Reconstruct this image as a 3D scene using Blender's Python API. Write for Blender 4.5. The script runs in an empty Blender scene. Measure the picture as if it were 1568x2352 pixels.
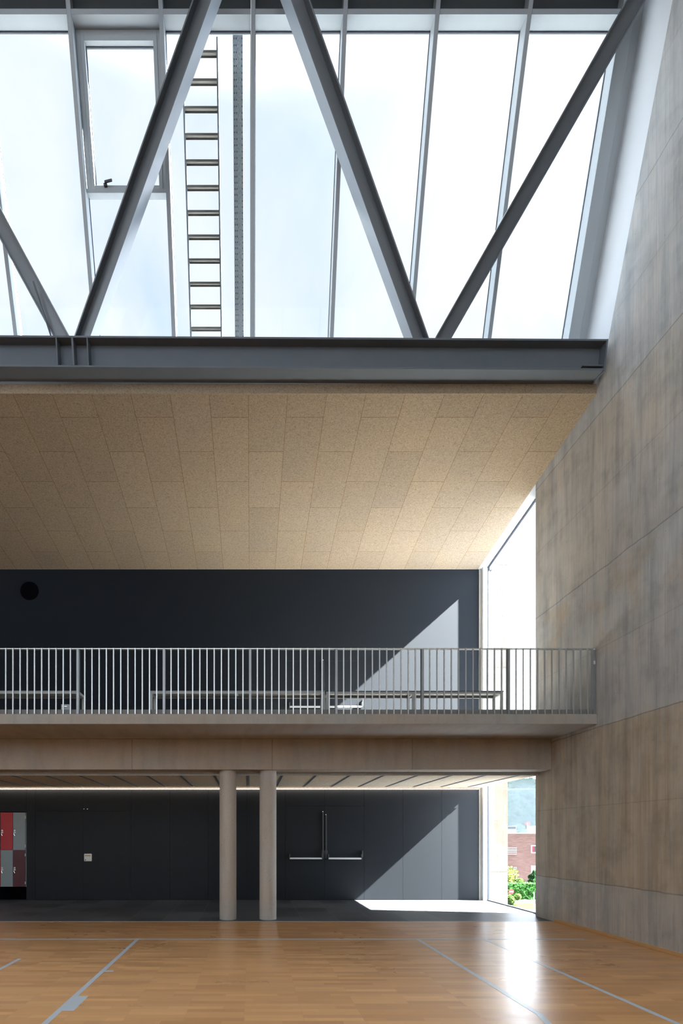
import bpy, bmesh, math, random
from mathutils import Vector, Matrix, noise

random.seed(7)
scene = bpy.context.scene
COL = scene.collection

# ------------------------------------------------------------------ camera
EYE = 1.436
cam_data = bpy.data.cameras.new("camera")
cam = bpy.data.objects.new("camera", cam_data)
COL.objects.link(cam)
cam.location = (0.0, 0.0, EYE)
cam.rotation_euler = (math.pi / 2, 0, 0)
cam_data.sensor_fit = 'VERTICAL'
cam_data.sensor_height = 36.0
cam_data.sensor_width = 24.0
cam_data.lens = 1160.0 * 36.0 / 2352.0
cam_data.shift_x = (784 - 575) / 2352.0
cam_data.shift_y = (1921 - 1176) / 2352.0
cam_data.clip_start = 0.05
cam_data.clip_end = 2000
scene.camera = cam

# ------------------------------------------------------------------ exposure / render look
vs = scene.view_settings
vs.view_transform = 'Standard'
vs.look = 'None'
vs.gamma = 1.0
vs.use_curve_mapping = False
vs.exposure = 0.45
cy = scene.cycles
cy.use_denoising = True
cy.max_bounces = 8
cy.diffuse_bounces = 5
cy.glossy_bounces = 4
cy.transmission_bounces = 4
cy.transparent_max_bounces = 12
cy.volume_bounces = 1
cy.caustics_reflective = False
cy.caustics_refractive = False
cy.sample_clamp_indirect = 3.0
cy.use_guiding = True
cy.use_light_tree = False

# ------------------------------------------------------------------ sky
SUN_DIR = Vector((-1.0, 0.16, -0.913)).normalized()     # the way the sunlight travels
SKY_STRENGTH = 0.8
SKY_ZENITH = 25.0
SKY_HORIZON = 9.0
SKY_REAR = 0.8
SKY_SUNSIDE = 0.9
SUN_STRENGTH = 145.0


def _m(nt, op, x, y):
    nd = nt.nodes.new('ShaderNodeMath')
    nd.operation = op
    for i, v in enumerate((x, y)):
        if isinstance(v, (int, float)):
            nd.inputs[i].default_value = v
        else:
            nt.links.new(v, nd.inputs[i])
    return nd.outputs[0]


def build_world():
    w = bpy.data.worlds.new("sky")
    scene.world = w
    w.use_nodes = True
    nt = w.node_tree
    nt.nodes.clear()
    N = nt.nodes.new
    L = nt.links.new
    out = N('ShaderNodeOutputWorld')
    bg = N('ShaderNodeBackground')
    tc = N('ShaderNodeTexCoord')
    # broken cloud on pale blue
    mp = N('ShaderNodeMapping')
    mp.inputs['Scale'].default_value = (1.0, 1.0, 1.0)
    n1 = N('ShaderNodeTexNoise')
    n1.inputs['Scale'].default_value = 3.2
    n1.inputs['Detail'].default_value = 7
    n1.inputs['Roughness'].default_value = 0.55
    n1.inputs['Distortion'].default_value = 0.4
    L(tc.outputs['Generated'], mp.inputs['Vector'])
    L(mp.outputs['Vector'], n1.inputs['Vector'])
    cr = N('ShaderNodeValToRGB')
    cr.color_ramp.elements[0].position = 0.36
    cr.color_ramp.elements[0].color = (0.66, 0.80, 1.03, 1)
    cr.color_ramp.elements[1].position = 0.56
    cr.color_ramp.elements[1].color = (0.90, 0.95, 1.04, 1)
    L(n1.outputs['Fac'], cr.inputs['Fac'])
    # brighter overhead, along the hazy horizon and towards the sun, as a bright broken sky is
    g = lambda op, x, y: _m(nt, op, x, y)
    dot = N('ShaderNodeVectorMath')
    dot.operation = 'DOT_PRODUCT'
    dot.inputs[1].default_value = tuple(-SUN_DIR)
    L(tc.outputs['Generated'], dot.inputs[0])
    sx = N('ShaderNodeSeparateXYZ')
    L(tc.outputs['Generated'], sx.inputs[0])

    def ramp(src, a, b, lo, hi):
        mr = N('ShaderNodeMapRange')
        mr.interpolation_type = 'SMOOTHSTEP'
        mr.inputs['From Min'].default_value = a
        mr.inputs['From Max'].default_value = b
        mr.inputs['To Min'].default_value = lo
        mr.inputs['To Max'].default_value = hi
        L(src, mr.inputs['Value'])
        return mr.outputs[0]
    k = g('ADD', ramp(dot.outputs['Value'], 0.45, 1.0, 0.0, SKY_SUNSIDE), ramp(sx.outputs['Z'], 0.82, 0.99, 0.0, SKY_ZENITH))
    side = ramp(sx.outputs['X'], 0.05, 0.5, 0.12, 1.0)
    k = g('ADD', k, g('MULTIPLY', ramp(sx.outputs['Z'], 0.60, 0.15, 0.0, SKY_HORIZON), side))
    k = g('ADD', k, ramp(sx.outputs['Y'], 0.0, -0.6, 0.0, SKY_REAR))  # extra sky brightness behind the camera, feeding the added rear clerestory
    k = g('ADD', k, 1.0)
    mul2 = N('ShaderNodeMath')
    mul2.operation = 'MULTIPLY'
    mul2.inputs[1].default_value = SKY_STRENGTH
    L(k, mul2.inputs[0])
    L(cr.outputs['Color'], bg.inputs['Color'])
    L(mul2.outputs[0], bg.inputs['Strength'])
    L(bg.outputs[0], out.inputs[0])


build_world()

sun_data = bpy.data.lights.new("sun", 'SUN')
sun_data.energy = SUN_STRENGTH
sun_data.angle = math.radians(0.6)
sun_data.color = (1.0, 0.985, 0.96)
sun = bpy.data.objects.new("sun", sun_data)
COL.objects.link(sun)
sun.location = (30, -5, 30)
sun.rotation_euler = SUN_DIR.to_track_quat('-Z', 'Y').to_euler()


def portal(name, centre, x_axis, z_axis, sx, sy):
    """sampling hint for daylight arriving through a glazed opening"""
    d = bpy.data.lights.new(name, 'AREA')
    d.shape = 'RECTANGLE'
    d.size, d.size_y = sx, sy
    d.cycles.is_portal = True
    o = bpy.data.objects.new(name, d)
    COL.objects.link(o)
    x, z = Vector(x_axis), Vector(z_axis)
    y = z.cross(x)
    m = Matrix((x, y, z)).transposed().to_4x4()
    m.translation = Vector(centre)
    o.matrix_world = m


portal('daylight_roof_glazing', (-3.44, 7.23, 10.70), (1, 0, 0), (0, 0.9436, 0.3311), 17.0, 3.9)
portal('daylight_side_window', (5.33, 10.34, 3.8), (0, 1, 0), (1, 0, 0), 1.95, 7.5)
portal('daylight_fill_window', (-3.45, -12.1, 8.1), (1, 0, 0), (0, -1, 0), 16.1, 8.2)


# ------------------------------------------------------------------ materials
def new_mat(name):
    m = bpy.data.materials.new(name)
    m.use_nodes = True
    nt = m.node_tree
    b = nt.nodes['Principled BSDF']
    return m, nt, b


def plain(name, col, rough=0.5, metal=0.0, spec=0.5, var=0.06, scale=6.0, bump=0.0, bscale=60.0):
    m, nt, b = new_mat(name)
    N, L = nt.nodes.new, nt.links.new
    tc = N('ShaderNodeTexCoord')
    n = N('ShaderNodeTexNoise')
    n.inputs['Scale'].default_value = scale
    n.inputs['Detail'].default_value = 4
    L(tc.outputs['Object'], n.inputs['Vector'])
    mx = N('ShaderNodeMix')
    mx.data_type = 'RGBA'
    mx.inputs['A'].default_value = tuple(c * (1 - var) for c in col) + (1,)
    mx.inputs['B'].default_value = tuple(min(1, c * (1 + var)) for c in col) + (1,)
    L(n.outputs['Fac'], mx.inputs['Factor'])
    L(mx.outputs['Result'], b.inputs['Base Color'])
    b.inputs['Roughness'].default_value = rough
    b.inputs['Metallic'].default_value = metal
    b.inputs['Specular IOR Level'].default_value = spec
    if bump:
        n2 = N('ShaderNodeTexNoise')
        n2.inputs['Scale'].default_value = bscale
        L(tc.outputs['Object'], n2.inputs['Vector'])
        bp = N('ShaderNodeBump')
        bp.inputs['Strength'].default_value = bump
        bp.inputs['Distance'].default_value = 0.004
        L(n2.outputs['Fac'], bp.inputs['Height'])
        L(bp.outputs[0], b.inputs['Normal'])
    return m


def rgba(c):
    return (c[0], c[1], c[2], 1)


class G:
    """small node-graph helper"""
    def __init__(s, nt):
        s.nt = nt

    def n(s, t, **kw):
        nd = s.nt.nodes.new(t)
        for k, v in kw.items():
            setattr(nd, k, v)
        return nd

    def l(s, a, b):
        s.nt.links.new(a, b)

    def math(s, op, a, b=None, c=None):
        nd = s.nt.nodes.new('ShaderNodeMath')
        nd.operation = op
        for i, v in enumerate((a, b, c)):
            if v is None:
                continue
            if isinstance(v, (int, float)):
                nd.inputs[i].default_value = v
            else:
                s.l(v, nd.inputs[i])
        return nd.outputs[0]

    def mix(s, fac, a, b, blend='MIX'):
        nd = s.nt.nodes.new('ShaderNodeMix')
        nd.data_type = 'RGBA'
        nd.blend_type = blend
        for key, v in (('Factor', fac), ('A', a), ('B', b)):
            if isinstance(v, (int, float)):
                nd.inputs[key].default_value = v
            elif isinstance(v, tuple):
                nd.inputs[key].default_value = rgba(v)
            else:
                s.l(v, nd.inputs[key])
        return nd.outputs['Result']

    def ramp(s, fac, stops):
        nd = s.nt.nodes.new('ShaderNodeValToRGB')
        els = nd.color_ramp.elements
        while len(els) < len(stops):
            els.new(0.5)
        for e, (p, c) in zip(els, stops):
            e.position = p
            e.color = rgba(c) if isinstance(c, tuple) else (c, c, c, 1)
        s.l(fac, nd.inputs['Fac'])
        return nd.outputs['Color']

    def noise(s, vec, scale, detail=4, rough=0.5, dist=0.0):
        nd = s.nt.nodes.new('ShaderNodeTexNoise')
        nd.inputs['Scale'].default_value = scale
        nd.inputs['Detail'].default_value = detail
        nd.inputs['Roughness'].default_value = rough
        nd.inputs['Distortion'].default_value = dist
        s.l(vec, nd.inputs['Vector'])
        return nd.outputs['Fac']

    def comb(s, x, y, z=0.0):
        nd = s.nt.nodes.new('ShaderNodeCombineXYZ')
        for i, v in enumerate((x, y, z)):
            if isinstance(v, (int, float)):
                nd.inputs[i].default_value = v
            else:
                s.l(v, nd.inputs[i])
        return nd.outputs[0]

    def obj_xyz(s):
        tc = s.nt.nodes.new('ShaderNodeTexCoord')
        sp = s.nt.nodes.new('ShaderNodeSeparateXYZ')
        s.l(tc.outputs['Object'], sp.inputs[0])
        return tc.outputs['Object'], sp.outputs[0], sp.outputs[1], sp.outputs[2]

    def bump(s, b, h, strength=0.3, dist=0.004):
        bp = s.nt.nodes.new('ShaderNodeBump')
        bp.inputs['Strength'].default_value = strength
        bp.inputs['Distance'].default_value = dist
        s.l(h, bp.inputs['Height'])
        s.l(bp.outputs[0], b.inputs['Normal'])

    def brick(s, vec, w, h, mortar, c1, c2, cm, offset=0.5, freq=2, smooth=0.1, bias=0.0):
        nd = s.nt.nodes.new('ShaderNodeTexBrick')
        nd.offset = offset
        nd.offset_frequency = freq
        nd.squash = 1.0
        nd.inputs['Scale'].default_value = 1.0
        nd.inputs['Brick Width'].default_value = w
        nd.inputs['Row Height'].default_value = h
        nd.inputs['Mortar Size'].default_value = mortar
        nd.inputs['Mortar Smooth'].default_value = smooth
        nd.inputs['Bias'].default_value = bias
        nd.inputs['Color1'].default_value = rgba(c1)
        nd.inputs['Color2'].default_value = rgba(c2)
        nd.inputs['Mortar'].default_value = rgba(cm)
        s.l(vec, nd.inputs['Vector'])
        return nd.outputs['Color'], nd.outputs['Fac']


def Z_n(g, z, a, b):
    return g.math('DIVIDE', g.math('SUBTRACT', z, a), b - a)


def board_concrete(name, axis='Y', lift=2.3, lift0=0.74, tint=1.0, warm=0.5, base=(0.405, 0.402, 0.393)):
    """concrete cast against vertical boards: lifts, board marks, rust and damp stains, blow holes"""
    m, nt, b = new_mat(name)
    g = G(nt)
    P, X, Y, Z = g.obj_xyz()
    A = Y if axis == 'Y' else X
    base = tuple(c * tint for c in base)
    # board tone
    vec = g.comb(g.math('ADD', Z, 50 * lift - lift0), A)
    bc, bf = g.brick(vec, lift, 0.13, 0.004, (0.92, 0.925, 0.93), (1.06, 1.055, 1.05), (0.70, 0.70, 0.70), offset=0.0)
    streak = g.noise(g.comb(g.math('MULTIPLY', A, 6.0), g.math('MULTIPLY', Z, 0.5), 3.0), 1.0, 6, 0.62)
    fine = g.noise(g.comb(g.math('MULTIPLY', A, 34.0), g.math('MULTIPLY', Z, 1.6), 1.0), 1.0, 4, 0.6)
    blot = g.noise(P, 0.55, 5, 0.6, 0.3)
    blot2 = g.noise(P, 2.6, 5, 0.65)
    cool = tuple(c * k for c, k in zip(base, (0.98, 1.0, 1.02)))
    warmc = tuple(c * k for c, k in zip(base, (1.04, 0.93, 0.79)))
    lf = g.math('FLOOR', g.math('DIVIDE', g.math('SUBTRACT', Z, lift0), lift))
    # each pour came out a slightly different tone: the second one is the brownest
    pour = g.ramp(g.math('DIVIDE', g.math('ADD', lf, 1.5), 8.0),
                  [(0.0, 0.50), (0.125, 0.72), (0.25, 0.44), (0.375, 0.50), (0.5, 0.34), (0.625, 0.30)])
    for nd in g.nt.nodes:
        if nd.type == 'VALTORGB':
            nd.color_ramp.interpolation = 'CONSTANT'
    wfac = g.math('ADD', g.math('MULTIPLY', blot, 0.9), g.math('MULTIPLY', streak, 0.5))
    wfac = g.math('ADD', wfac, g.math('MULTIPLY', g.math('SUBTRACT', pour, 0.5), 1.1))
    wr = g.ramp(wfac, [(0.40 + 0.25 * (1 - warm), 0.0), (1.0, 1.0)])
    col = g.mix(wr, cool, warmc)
    # brown tannin runs left by the boards, strongest in the brown pour
    if axis == 'Y':
        run = g.noise(g.comb(g.math('MULTIPLY', A, 13.0), g.math('MULTIPLY', Z, 0.35), 21.0), 1.0, 5, 0.65)
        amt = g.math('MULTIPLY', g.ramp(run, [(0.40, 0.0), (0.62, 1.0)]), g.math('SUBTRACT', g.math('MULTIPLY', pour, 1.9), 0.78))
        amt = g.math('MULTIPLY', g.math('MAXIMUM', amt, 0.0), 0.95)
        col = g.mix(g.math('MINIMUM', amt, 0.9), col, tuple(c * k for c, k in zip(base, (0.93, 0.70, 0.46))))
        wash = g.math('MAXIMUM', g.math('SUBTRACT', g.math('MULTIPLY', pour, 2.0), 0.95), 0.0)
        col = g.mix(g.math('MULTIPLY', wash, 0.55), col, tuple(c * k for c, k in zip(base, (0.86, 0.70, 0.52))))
    col = g.mix(0.45, col, bc, 'MULTIPLY')
    sr = g.ramp(streak, [(0.28, 0.66), (0.5, 1.0), (0.75, 1.2)])
    col = g.mix(0.8, col, sr, 'MULTIPLY')
    fr = g.ramp(fine, [(0.25, 0.84), (0.5, 1.0), (0.8, 1.12)])
    col = g.mix(0.75, col, fr, 'MULTIPLY')
    br = g.ramp(blot2, [(0.3, 0.74), (0.5, 1.0), (0.72, 1.14)])
    col = g.mix(0.8, col, br, 'MULTIPLY')
    # ochre rust runs in the pour above the balcony, pale lime streaks here and there
    if axis == 'Y':
        band = g.math('MULTIPLY', g.ramp(Z_n(g, Z, 3.3, 5.3), [(0.0, 0.0), (0.35, 0.25), (0.75, 1.0), (0.98, 1.0), (1.0, 0.0)]), 1.0)
        om = g.math('MULTIPLY', g.ramp(g.noise(g.comb(g.math('MULTIPLY', A, 1.6), g.math('MULTIPLY', Z, 1.5), 7.0), 1.0, 5, 0.7), [(0.48, 0.0), (0.66, 1.0)]), band)
        col = g.mix(g.math('MULTIPLY', om, 0.45), col, (0.40, 0.28, 0.14))
    lime = g.ramp(g.noise(g.comb(g.math('MULTIPLY', A, 22.0), g.math('MULTIPLY', Z, 0.7), 11.0), 1.0, 4, 0.6), [(0.62, 0.0), (0.74, 1.0)])
    col = g.mix(g.math('MULTIPLY', lime, 0.35), col, (0.62, 0.62, 0.60))
    # faint joint half way up each lift
    f2 = g.math('FRACT', g.math('DIVIDE', g.math('SUBTRACT', Z, lift0 - 49.5 * lift), lift))
    d2 = g.math('MULTIPLY', g.math('MINIMUM', f2, g.math('SUBTRACT', 1.0, f2)), lift)
    col = g.mix(0.5, col, g.ramp(d2, [(0.0, 0.6), (0.005, 0.75), (0.010, 1.0)]), 'MULTIPLY')
    # lift joints, slightly wandering
    wob = g.math('MULTIPLY', g.math('SUBTRACT', g.noise(P, 3.0, 3), 0.5), 0.05)
    fz = g.math('FRACT', g.math('DIVIDE', g.math('ADD', g.math('SUBTRACT', Z, lift0 - 50 * lift), wob), lift))
    dj = g.math('MULTIPLY', g.math('MINIMUM', fz, g.math('SUBTRACT', 1.0, fz)), lift)
    jl = g.ramp(dj, [(0.0, 0.55), (0.006, 0.72), (0.012, 1.0)])
    col = g.mix(0.9, col, jl, 'MULTIPLY')
    # blow holes
    vo = g.n('ShaderNodeTexVoronoi')
    vo.inputs['Scale'].default_value = 7.0
    g.l(P, vo.inputs['Vector'])
    hole = g.ramp(vo.outputs['Distance'], [(0.0, 0.5), (0.045, 0.6), (0.06, 1.0)])
    col = g.mix(0.7, col, hole, 'MULTIPLY')
    g.l(col, b.inputs['Base Color'])
    b.inputs['Roughness'].default_value = 0.72
    b.inputs['Specular IOR Level'].default_value = 0.35
    h = g.math('ADD', g.math('MULTIPLY', fine, 0.6), g.math('MULTIPLY', bf, -0.8))
    g.bump(b, h, 0.25, 0.006)
    return m


def smooth_concrete(name, base, seam=None, seam0=0.0, holes=0.6):
    m, nt, b = new_mat(name)
    g = G(nt)
    P, X, Y, Z = g.obj_xyz()
    n1 = g.noise(P, 1.3, 6, 0.6, 0.3)
    n2 = g.noise(g.comb(g.math('MULTIPLY', X, 5.0), g.math('MULTIPLY', Y, 1.2), g.math('MULTIPLY', Z, 1.0)), 1.0, 5, 0.6)
    n3 = g.noise(P, 60, 3, 0.6)
    col = g.mix(g.ramp(n1, [(0.3, 0.0), (0.7, 1.0)]), tuple(c * k for c, k in zip(base, (0.94, 0.99, 1.03))),
                tuple(c * k for c, k in zip(base, (1.06, 0.97, 0.88))))
    col = g.mix(0.8, col, g.ramp(n2, [(0.25, 0.80), (0.5, 1.0), (0.8, 1.12)]), 'MULTIPLY')
    col = g.mix(0.6, col, g.ramp(n3, [(0.3, 0.86), (0.7, 1.08)]), 'MULTIPLY')
    vo = g.n('ShaderNodeTexVoronoi')
    vo.inputs['Scale'].default_value = 9.0
    g.l(P, vo.inputs['Vector'])
    col = g.mix(holes, col, g.ramp(vo.outputs['Distance'], [(0.0, 0.4), (0.05, 0.5), (0.07, 1.0)]), 'MULTIPLY')
    if seam:
        f = g.math('FRACT', g.math('DIVIDE', g.math('SUBTRACT', X, seam0 - 50 * seam), seam))
        d = g.math('MULTIPLY', g.math('MINIMUM', f, g.math('SUBTRACT', 1.0, f)), seam)
        col = g.mix(0.8, col, g.ramp(d, [(0.0, 0.55), (0.006, 0.7), (0.014, 1.0)]), 'MULTIPLY')
    g.l(col, b.inputs['Base Color'])
    b.inputs['Roughness'].default_value = 0.7
    b.inputs['Specular IOR Level'].default_value = 0.35
    g.bump(b, n3, 0.15, 0.003)
    return m


def parquet(name):
    m, nt, b = new_mat(name)
    g = G(nt)
    P, X, Y, Z = g.obj_xyz()
    vec = g.comb(g.math('ADD', X, 40.0), g.math('ADD', Y, 40.0))
    c1, f1 = g.brick(vec, 0.47, 0.068, 0.0009, (0.37, 0.175, 0.066), (0.60, 0.325, 0.135), (0.30, 0.15, 0.07), offset=0.37, freq=5)
    # each strip has its own tone
    row = g.math('FLOOR', g.math('DIVIDE', g.math('ADD', Y, 40.0), 0.068))
    wn = g.n('ShaderNodeTexWhiteNoise', noise_dimensions='1D')
    g.l(row, wn.inputs['W'])
    cell = g.math('FLOOR', g.math('ADD', g.math('DIVIDE', g.math('ADD', X, 40.0), 0.55), g.math('MULTIPLY', wn.outputs[0], 7.0)))
    wn2 = g.n('ShaderNodeTexWhiteNoise', noise_dimensions='2D')
    g.l(g.comb(row, cell), wn2.inputs['Vector'])
    tone = g.ramp(wn2.outputs['Value'], [(0.0, 0.80), (0.5, 1.0), (1.0, 1.16)])
    col = g.mix(0.7, c1, tone, 'MULTIPLY')
    grain = g.noise(g.comb(g.math('MULTIPLY', X, 5.0), g.math('MULTIPLY', Y, 90.0), 2.0), 1.0, 5, 0.65, 0.6)
    col = g.mix(0.7, col, g.ramp(grain, [(0.25, 0.84), (0.5, 1.0), (0.8, 1.1)]), 'MULTIPLY')
    col = g.mix(0.35, col, (0.48, 0.245, 0.092))
    # every two metres or so the wider joint between two floor mats
    f = g.math('FRACT', g.math('DIVIDE', g.math('ADD', Y, 40.0 - 4.32), 1.22))
    d = g.math('MULTIPLY', g.math('MINIMUM', f, g.math('SUBTRACT', 1.0, f)), 1.22)
    col = g.mix(0.7, col, g.ramp(d, [(0.0, 0.6), (0.0025, 0.7), (0.004, 1.0)]), 'MULTIPLY')
    g.l(col, b.inputs['Base Color'])
    sm = g.noise(P, 1.1, 4, 0.6)
    rr = g.math('ADD', 0.23, g.math('MULTIPLY', sm, 0.10))
    rr = g.math('ADD', rr, g.math('MULTIPLY', wn2.outputs['Value'], 0.05))
    g.l(rr, b.inputs['Roughness'])
    b.inputs['Specular IOR Level'].default_value = 0.6
    b.inputs['Coat Weight'].default_value = 0.3
    b.inputs['Coat Roughness'].default_value = 0.25
    g.bump(b, g.math('ADD', g.math('MULTIPLY', f1, -0.5), g.math('MULTIPLY', g.noise(P, 2.5, 2), 0.6)), 0.06, 0.004)
    return m


def slate_tiles(name):
    m, nt, b = new_mat(name)
    g = G(nt)
    P, X, Y, Z = g.obj_xyz()
    vec = g.comb(g.math('ADD', X, 30.0 + 0.30), g.math('ADD', Y, 30.0 - 11.37 + 0.0))
    c1, f1 = g.brick(vec, 0.6, 0.6, 0.004, (0.026, 0.030, 0.037), (0.062, 0.069, 0.080), (0.14, 0.145, 0.15), offset=0.0)
    n = g.noise(g.comb(g.math('MULTIPLY', X, 3.0), g.math('MULTIPLY', Y, 12.0), 0.0), 1.0, 5, 0.65)
    col = g.mix(0.8, c1, g.ramp(n, [(0.3, 0.75), (0.7, 1.3)]), 'MULTIPLY')
    g.l(col, b.inputs['Base Color'])
    b.inputs['Roughness'].default_value = 0.42
    g.bump(b, n, 0.12, 0.004)
    return m


def wood_wool(name, base=(0.35, 0.28, 0.20), panels=True, ox=0.03, oy=0.0):
    m, nt, b = new_mat(name)
    g = G(nt)
    P, X, Y, Z = g.obj_xyz()
    n1 = g.noise(P, 60, 4, 0.75, 1.8)
    n2 = g.noise(P, 28, 4, 0.7, 1.0)
    n3 = g.noise(P, 1.2, 4, 0.55)
    col = g.mix(g.ramp(n3, [(0.3, 0.0), (0.7, 1.0)]), tuple(c * k for c, k in zip(base, (0.97, 0.97, 0.99))),
                tuple(c * k for c, k in zip(base, (1.03, 1.0, 0.95))))
    if panels:
        vec = g.comb(g.math('ADD', g.math('MULTIPLY', Y, 1.0097), 48.0 + oy), g.math('ADD', X, 41 * 0.5815 + ox))
        c1, f1 = g.brick(vec, 1.197, 0.5815, 0.006, (0.90, 0.905, 0.92), (1.06, 1.05, 1.03), (0.60, 0.47, 0.34), smooth=0.3)
        col = g.mix(0.75, col, c1, 'MULTIPLY')
    col = g.mix(0.9, col, g.ramp(n1, [(0.33, 0.22), (0.44, 0.80), (0.55, 1.02), (0.72, 1.32)]), 'MULTIPLY')
    col = g.mix(0.7, col, g.ramp(n2, [(0.32, 0.72), (0.5, 1.0), (0.72, 1.12)]), 'MULTIPLY')
    g.l(col, b.inputs['Base Color'])
    b.inputs['Roughness'].default_value = 0.9
    b.inputs['Specular IOR Level'].default_value = 0.15
    g.bump(b, n1, 0.5, 0.006)
    return m


def glass(name, tint=(0.97, 0.985, 0.98), refl=0.3):
    """thin clear pane: straight-through view plus a mirror by angle"""
    m = bpy.data.materials.new(name)
    m.use_nodes = True
    nt = m.node_tree
    nt.nodes.clear()
    g = G(nt)
    out = g.n('ShaderNodeOutputMaterial')
    tr = g.n('ShaderNodeBsdfTransparent')
    tr.inputs['Color'].default_value = rgba(tint)
    gl = g.n('ShaderNodeBsdfGlossy')
    gl.inputs['Roughness'].default_value = 0.01
    ge = g.n('ShaderNodeNewGeometry')
    dp = g.n('ShaderNodeVectorMath', operation='DOT_PRODUCT')
    g.l(ge.outputs['Incoming'], dp.inputs[0])
    g.l(ge.outputs['Normal'], dp.inputs[1])
    inv = g.math('SUBTRACT', 1.0, g.math('ABSOLUTE', dp.outputs['Value']))
    sch = g.math('ADD', 0.03, g.math('MULTIPLY', g.math('POWER', inv, 5.0), 0.6))
    mx = g.n('ShaderNodeMixShader')
    g.l(g.math('MULTIPLY', sch, refl), mx.inputs['Fac'])
    g.l(tr.outputs[0], mx.inputs[1])
    g.l(gl.outputs[0], mx.inputs[2])
    g.l(mx.outputs[0], out.inputs['Surface'])
    return m


def emission(name, col, strength):
    m, nt, b = new_mat(name)
    b.inputs['Base Color'].default_value = rgba(col)
    b.inputs['Emission Color'].default_value = rgba(col)
    b.inputs['Emission Strength'].default_value = strength
    return m


def foliage_mat(name, c1, c2):
    m, nt, b = new_mat(name)
    g = G(nt)
    P, X, Y, Z = g.obj_xyz()
    n = g.noise(P, 3.0, 4, 0.7)
    g.l(g.mix(g.ramp(n, [(0.3, 0.0), (0.7, 1.0)]), c1, c2), b.inputs['Base Color'])
    b.inputs['Roughness'].default_value = 0.6
    b.inputs['Specular IOR Level'].default_value = 0.3
    return m


def brick_wall(name):
    m, nt, b = new_mat(name)
    g = G(nt)
    P, X, Y, Z = g.obj_xyz()
    vec = g.comb(g.math('ADD', X, g.math('MULTIPLY', Y, 1.0)), g.math('ADD', Z, 40.0))
    c, f = g.brick(vec, 0.6, 0.11, 0.015, (0.145, 0.075, 0.066), (0.20, 0.115, 0.102), (0.18, 0.115, 0.10))
    n = g.noise(g.comb(g.math('MULTIPLY', X, 0.7), Y, g.math('MULTIPLY', Z, 4.0)), 1.0, 4, 0.6)
    g.l(g.mix(0.7, c, g.ramp(n, [(0.3, 0.75), (0.7, 1.2)]), 'MULTIPLY'), b.inputs['Base Color'])
    b.inputs['Roughness'].default_value = 0.8
    return m


def galvanised(name, x0, x1):
    """perforated galvanised channel: two rows of slots on its underside"""
    m, nt, b = new_mat(name)
    g = G(nt)
    P, X, Y, Z = g.obj_xyz()
    n = g.noise(P, 45, 3, 0.7)
    col = g.mix(g.ramp(n, [(0.35, 0.0), (0.65, 1.0)]), (0.17, 0.19, 0.21), (0.27, 0.29, 0.31))
    fz = g.math('FRACT', g.math('DIVIDE', g.math('ADD', Z, 20.0), 0.062))
    hz = g.math('LESS_THAN', g.math('ABSOLUTE', g.math('SUBTRACT', fz, 0.5)), 0.13)
    w = x1 - x0
    hx = None
    for q in (0.14, 0.34, 0.90):
        t = g.math('LESS_THAN', g.math('ABSOLUTE', g.math('SUBTRACT', X, x0 + q * w)), 0.006)
        hx = t if hx is None else g.math('MAXIMUM', hx, t)
    col = g.mix(g.math('MULTIPLY', hz, hx), col, (0.03, 0.035, 0.05))
    g.l(col, b.inputs['Base Color'])
    b.inputs['Roughness'].default_value = 0.5
    b.inputs['Specular IOR Level'].default_value = 0.3
    return m


M = {}
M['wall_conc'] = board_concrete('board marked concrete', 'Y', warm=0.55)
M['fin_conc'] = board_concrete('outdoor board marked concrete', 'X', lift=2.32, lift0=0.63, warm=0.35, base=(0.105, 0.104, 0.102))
M['slab_conc'] = smooth_concrete('balcony concrete', (0.34, 0.32, 0.295), holes=0.5)
M['beam_conc'] = smooth_concrete('cast beam concrete', (0.36, 0.315, 0.27), seam=2.385, seam0=0.37, holes=0.4)
M['col_conc'] = smooth_concrete('column concrete', (0.46, 0.435, 0.40), holes=0.9)
M['parquet'] = parquet('strip parquet')
M['slate'] = slate_tiles('dark slate tiles')
M['wool'] = wood_wool('wood wool panels', panels=True, ox=0.03, oy=-0.253)
M['wool_plain'] = wood_wool('wood wool', panels=False)
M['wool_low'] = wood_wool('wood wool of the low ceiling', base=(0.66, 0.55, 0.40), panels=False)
M['paint_up'] = plain('upper anthracite paint', (0.0045, 0.0070, 0.0110), rough=0.75, spec=0.15, var=0.10, scale=1.5)
M['paint_up'].node_tree.nodes['Principled BSDF'].inputs['Sheen Weight'].default_value = 1.0
M['paint_up'].node_tree.nodes['Principled BSDF'].inputs['Sheen Roughness'].default_value = 0.38
M['paint_up'].node_tree.nodes['Principled BSDF'].inputs['Sheen Tint'].default_value = (0.78, 0.88, 1.0, 1)
M['clad'] = plain('anthracite cladding', (0.0085, 0.0110, 0.0145), rough=0.5, spec=0.22, var=0.05, scale=2.0)
M['gap'] = plain('black joint', (0.003, 0.003, 0.004), rough=1.0, spec=0.0)
M['steel'] = plain('grey steel paint', (0.115, 0.135, 0.160), rough=0.45, spec=0.3, var=0.08, scale=4.0)
M['truss'] = plain('satin grey steel paint', (0.092, 0.108, 0.128), rough=0.3, spec=1.0, var=0.06, scale=4.0)
M['alu'] = plain('light grey aluminium', (0.36, 0.395, 0.42), rough=0.4, spec=0.5, var=0.03)
M['white'] = plain('white panel', (0.74, 0.77, 0.80), rough=0.5, var=0.02)
M['dark_steel'] = plain('dark roof steel', (0.045, 0.055, 0.064), rough=0.5, var=0.1)
M['gasket'] = plain('black gasket', (0.03, 0.035, 0.05), rough=0.6)
M['galv'] = plain('galvanised steel', (0.42, 0.45, 0.48), rough=0.45, metal=0.35, var=0.25, scale=50)
M['galv_out'] = plain('weathered galvanised steel', (0.075, 0.09, 0.105), rough=0.6, var=0.25, scale=50)
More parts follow.
